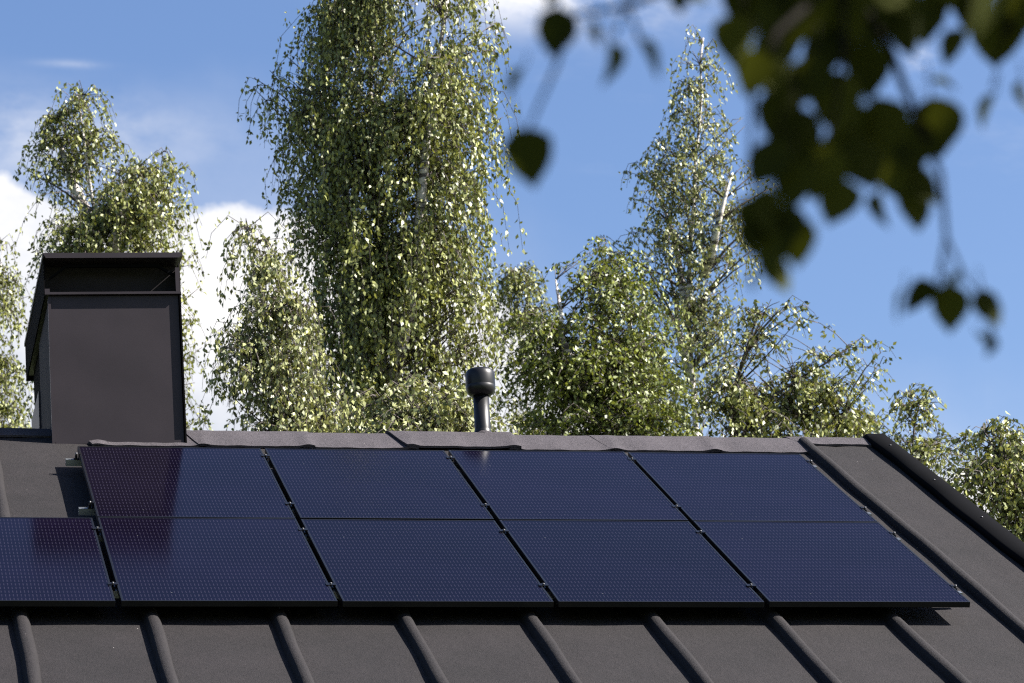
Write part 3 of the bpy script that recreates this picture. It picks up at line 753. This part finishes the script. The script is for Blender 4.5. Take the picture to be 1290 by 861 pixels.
# ------------------------------------------------------------------ light
sun = bpy.data.lights.new('sun', 'SUN'); sun.energy = 5.0; sun.angle = R(.5); sun.color = (1.0, .955, .90)
so = bpy.data.objects.new('sun', sun); COL.objects.link(so)
so.rotation_euler = Vector(SUN).to_track_quat('Z', 'Y').to_euler()

w = bpy.data.worlds.new('World'); sc.world = w; w.use_nodes = True
nt = w.node_tree; bg = nt.nodes['Background']
sky = nt.nodes.new('ShaderNodeTexSky'); sky.sky_type = 'NISHITA'; sky.sun_disc = False
sky.sun_elevation = math.asin(SUN[2]); sky.sun_rotation = math.atan2(SUN[0], SUN[1])
sky.altitude = 0; sky.air_density = 1.0; sky.dust_density = 1.4; sky.ozone_density = 2.5
SKY_S = .050
bg.inputs['Strength'].default_value = SKY_S
# clouds as a function of direction: a cumulus bank low in the north-west, and thin high streaks
tc = nt.nodes.new('ShaderNodeTexCoord'); sp = nt.nodes.new('ShaderNodeSeparateXYZ'); nt.links.new(tc.outputs['Generated'], sp.inputs[0])
front = math_n(nt, 'GREATER_THAN', sp.outputs[1], .02)
ysafe = math_n(nt, 'MAXIMUM', sp.outputs[1], .02)
p_ = math_n(nt, 'DIVIDE', sp.outputs[0], ysafe); q_ = math_n(nt, 'DIVIDE', sp.outputs[2], ysafe)
cb = nt.nodes.new('ShaderNodeCombineXYZ'); nt.links.new(p_, cb.inputs[0]); nt.links.new(q_, cb.inputs[1])
def noise(scale, detail, rough, sx=1, sy=1, off=(0, 0, 0)):
    mp = nt.nodes.new('ShaderNodeMapping'); mp.inputs['Scale'].default_value = (sx, sy, 1); mp.inputs['Location'].default_value = off
    nt.links.new(cb.outputs[0], mp.inputs[0])
    n = nt.nodes.new('ShaderNodeTexNoise'); n.inputs['Scale'].default_value = scale; n.inputs['Detail'].default_value = detail; n.inputs['Roughness'].default_value = rough
    nt.links.new(mp.outputs[0], n.inputs['Vector']); return n.outputs['Fac']
def sstep(x, a, b):
    m = nt.nodes.new('ShaderNodeMapRange'); m.interpolation_type = 'SMOOTHSTEP'
    nt.links.new(x, m.inputs[0]); m.inputs[1].default_value = a; m.inputs[2].default_value = b; return m.outputs[0]
fc = nt.nodes.new('ShaderNodeFloatCurve'); cu = fc.mapping.curves[0]
# top of the bank (tan elevation) against tan azimuth, both scaled into 0..1
pts = [(-.60, .30), (-.30, .36), (.0, .352), (.05, .351), (.075, .345), (.106, .346), (.122, .349), (.134, .345), (.154, .337), (.180, .328), (.206, .316), (.225, .300), (.26, .272), (.33, .262), (.42, .255), (.6, .20), (.8, .1)]
pts = [((p+.6)/1.4, q) for p, q in pts]
while len(cu.points) < len(pts): cu.points.new(.5, .5)
for i, (a, c) in enumerate(pts): cu.points[i].location = (a, c)
fc.mapping.update()
nt.links.new(math_n(nt, 'DIVIDE', math_n(nt, 'ADD', p_, .6), 1.4), fc.inputs['Value'])
top = fc.outputs[0]
bil = noise(34, 7, .55, off=(3.1, 1.7, 0))
lim = math_n(nt, 'ADD', math_n(nt, 'SUBTRACT', top, q_), math_n(nt, 'MULTIPLY', math_n(nt, 'SUBTRACT', bil, .5), .030))
cum = sstep(lim, -.0015, .0055)
soft = sstep(math_n(nt, 'ADD', lim, math_n(nt, 'MULTIPLY', math_n(nt, 'SUBTRACT', noise(12, 4, .5), .5), .05)), -.05, .02)
wisp = noise(11, 8, .62, 1.0, 2.6, (1.3, 4.2, 0)); wisp = sstep(wisp, .54, .80)
wisp_w = math_n(nt, 'MULTIPLY', wisp, math_n(nt, 'MULTIPLY', sstep(q_, .30, .40), math_n(nt, 'SUBTRACT', 1.0, sstep(q_, .44, .56))))
# a soft high veil right of the tallest birch, and a small puff further right
def blob(pc, qc, sp_, sq, amt, nz):
    a = math_n(nt, 'POWER', math_n(nt, 'DIVIDE', math_n(nt, 'SUBTRACT', p_, pc), sp_), 2.0); c = math_n(nt, 'POWER', math_n(nt, 'DIVIDE', math_n(nt, 'SUBTRACT', q_, qc), sq), 2.0)
    g = math_n(nt, 'POWER', 2.718, math_n(nt, 'MULTIPLY', math_n(nt, 'ADD', a, c), -1.0))
    return math_n(nt, 'MULTIPLY', math_n(nt, 'MULTIPLY', g, amt), nz)
nz = sstep(noise(26, 7, .6, 1, 1.6, (7, 2, 0)), .32, .66)
bl = math_n(nt, 'ADD', blob(.222, .418, .040, .012, 1.0, nz), blob(.346, .399, .006, .006, .75, nz))
bl = math_n(nt, 'ADD', bl, blob(.060, .365, .05, .012, .45, nz)); bl = math_n(nt, 'ADD', bl, blob(.072, .388, .010, .0013, .22, nz)); bl = math_n(nt, 'ADD', bl, blob(.356, .252, .03, .012, .9, nz))
amt = math_n(nt, 'ADD', math_n(nt, 'MULTIPLY', wisp_w, .16), math_n(nt, 'ADD', math_n(nt, 'MULTIPLY', soft, .22), bl))
amt = math_n(nt, 'MINIMUM', math_n(nt, 'MAXIMUM', amt, cum), 1.0); amt = math_n(nt, 'MULTIPLY', amt, front)
shade = ramp(nt, noise(9, 6, .6, 1, 1.5, (2, 9, 0)), [(.3, (3.7, 3.95, 4.5)), (.60, (6.4, 6.3, 6.3))])
mixc = nt.nodes.new('ShaderNodeMix'); mixc.data_type = 'RGBA'
nt.links.new(amt, mixc.inputs[0]); hsv = nt.nodes.new('ShaderNodeHueSaturation'); hsv.inputs['Saturation'].default_value = 1.12; hsv.inputs['Hue'].default_value = .508; nt.links.new(sky.outputs[0], hsv.inputs['Color']); nt.links.new(hsv.outputs[0], mixc.inputs[6]); nt.links.new(shade, mixc.inputs[7])
nt.links.new(mixc.outputs[2], bg.inputs['Color'])

# ------------------------------------------------------------------ camera
cd = bpy.data.cameras.new('camera'); cam = bpy.data.objects.new('camera', cd); COL.objects.link(cam)
cd.sensor_width = 36; cd.lens = F_PX*36/1290; cd.clip_end = 4000; cd.clip_start = .1
m = Matrix.Identity(4)
for i in range(3): m[i][0] = CR[i]; m[i][1] = CU[i]; m[i][2] = -CF[i]; m[i][3] = CAM[i]
cam.matrix_world = m; sc.camera = cam
cd.dof.use_dof = True; cd.dof.focus_distance = 20.5; cd.dof.aperture_fstop = 7.0; cd.dof.aperture_blades = 9

sc.view_settings.view_transform = 'Standard'; sc.view_settings.look = 'None'; sc.view_settings.exposure = 1.9; sc.view_settings.gamma = 1.0
sc.render.engine = 'CYCLES'; sc.cycles.max_bounces = 6; sc.cycles.transparent_max_bounces = 4; sc.cycles.use_denoising = False; sc.cycles.filter_width = 1.15
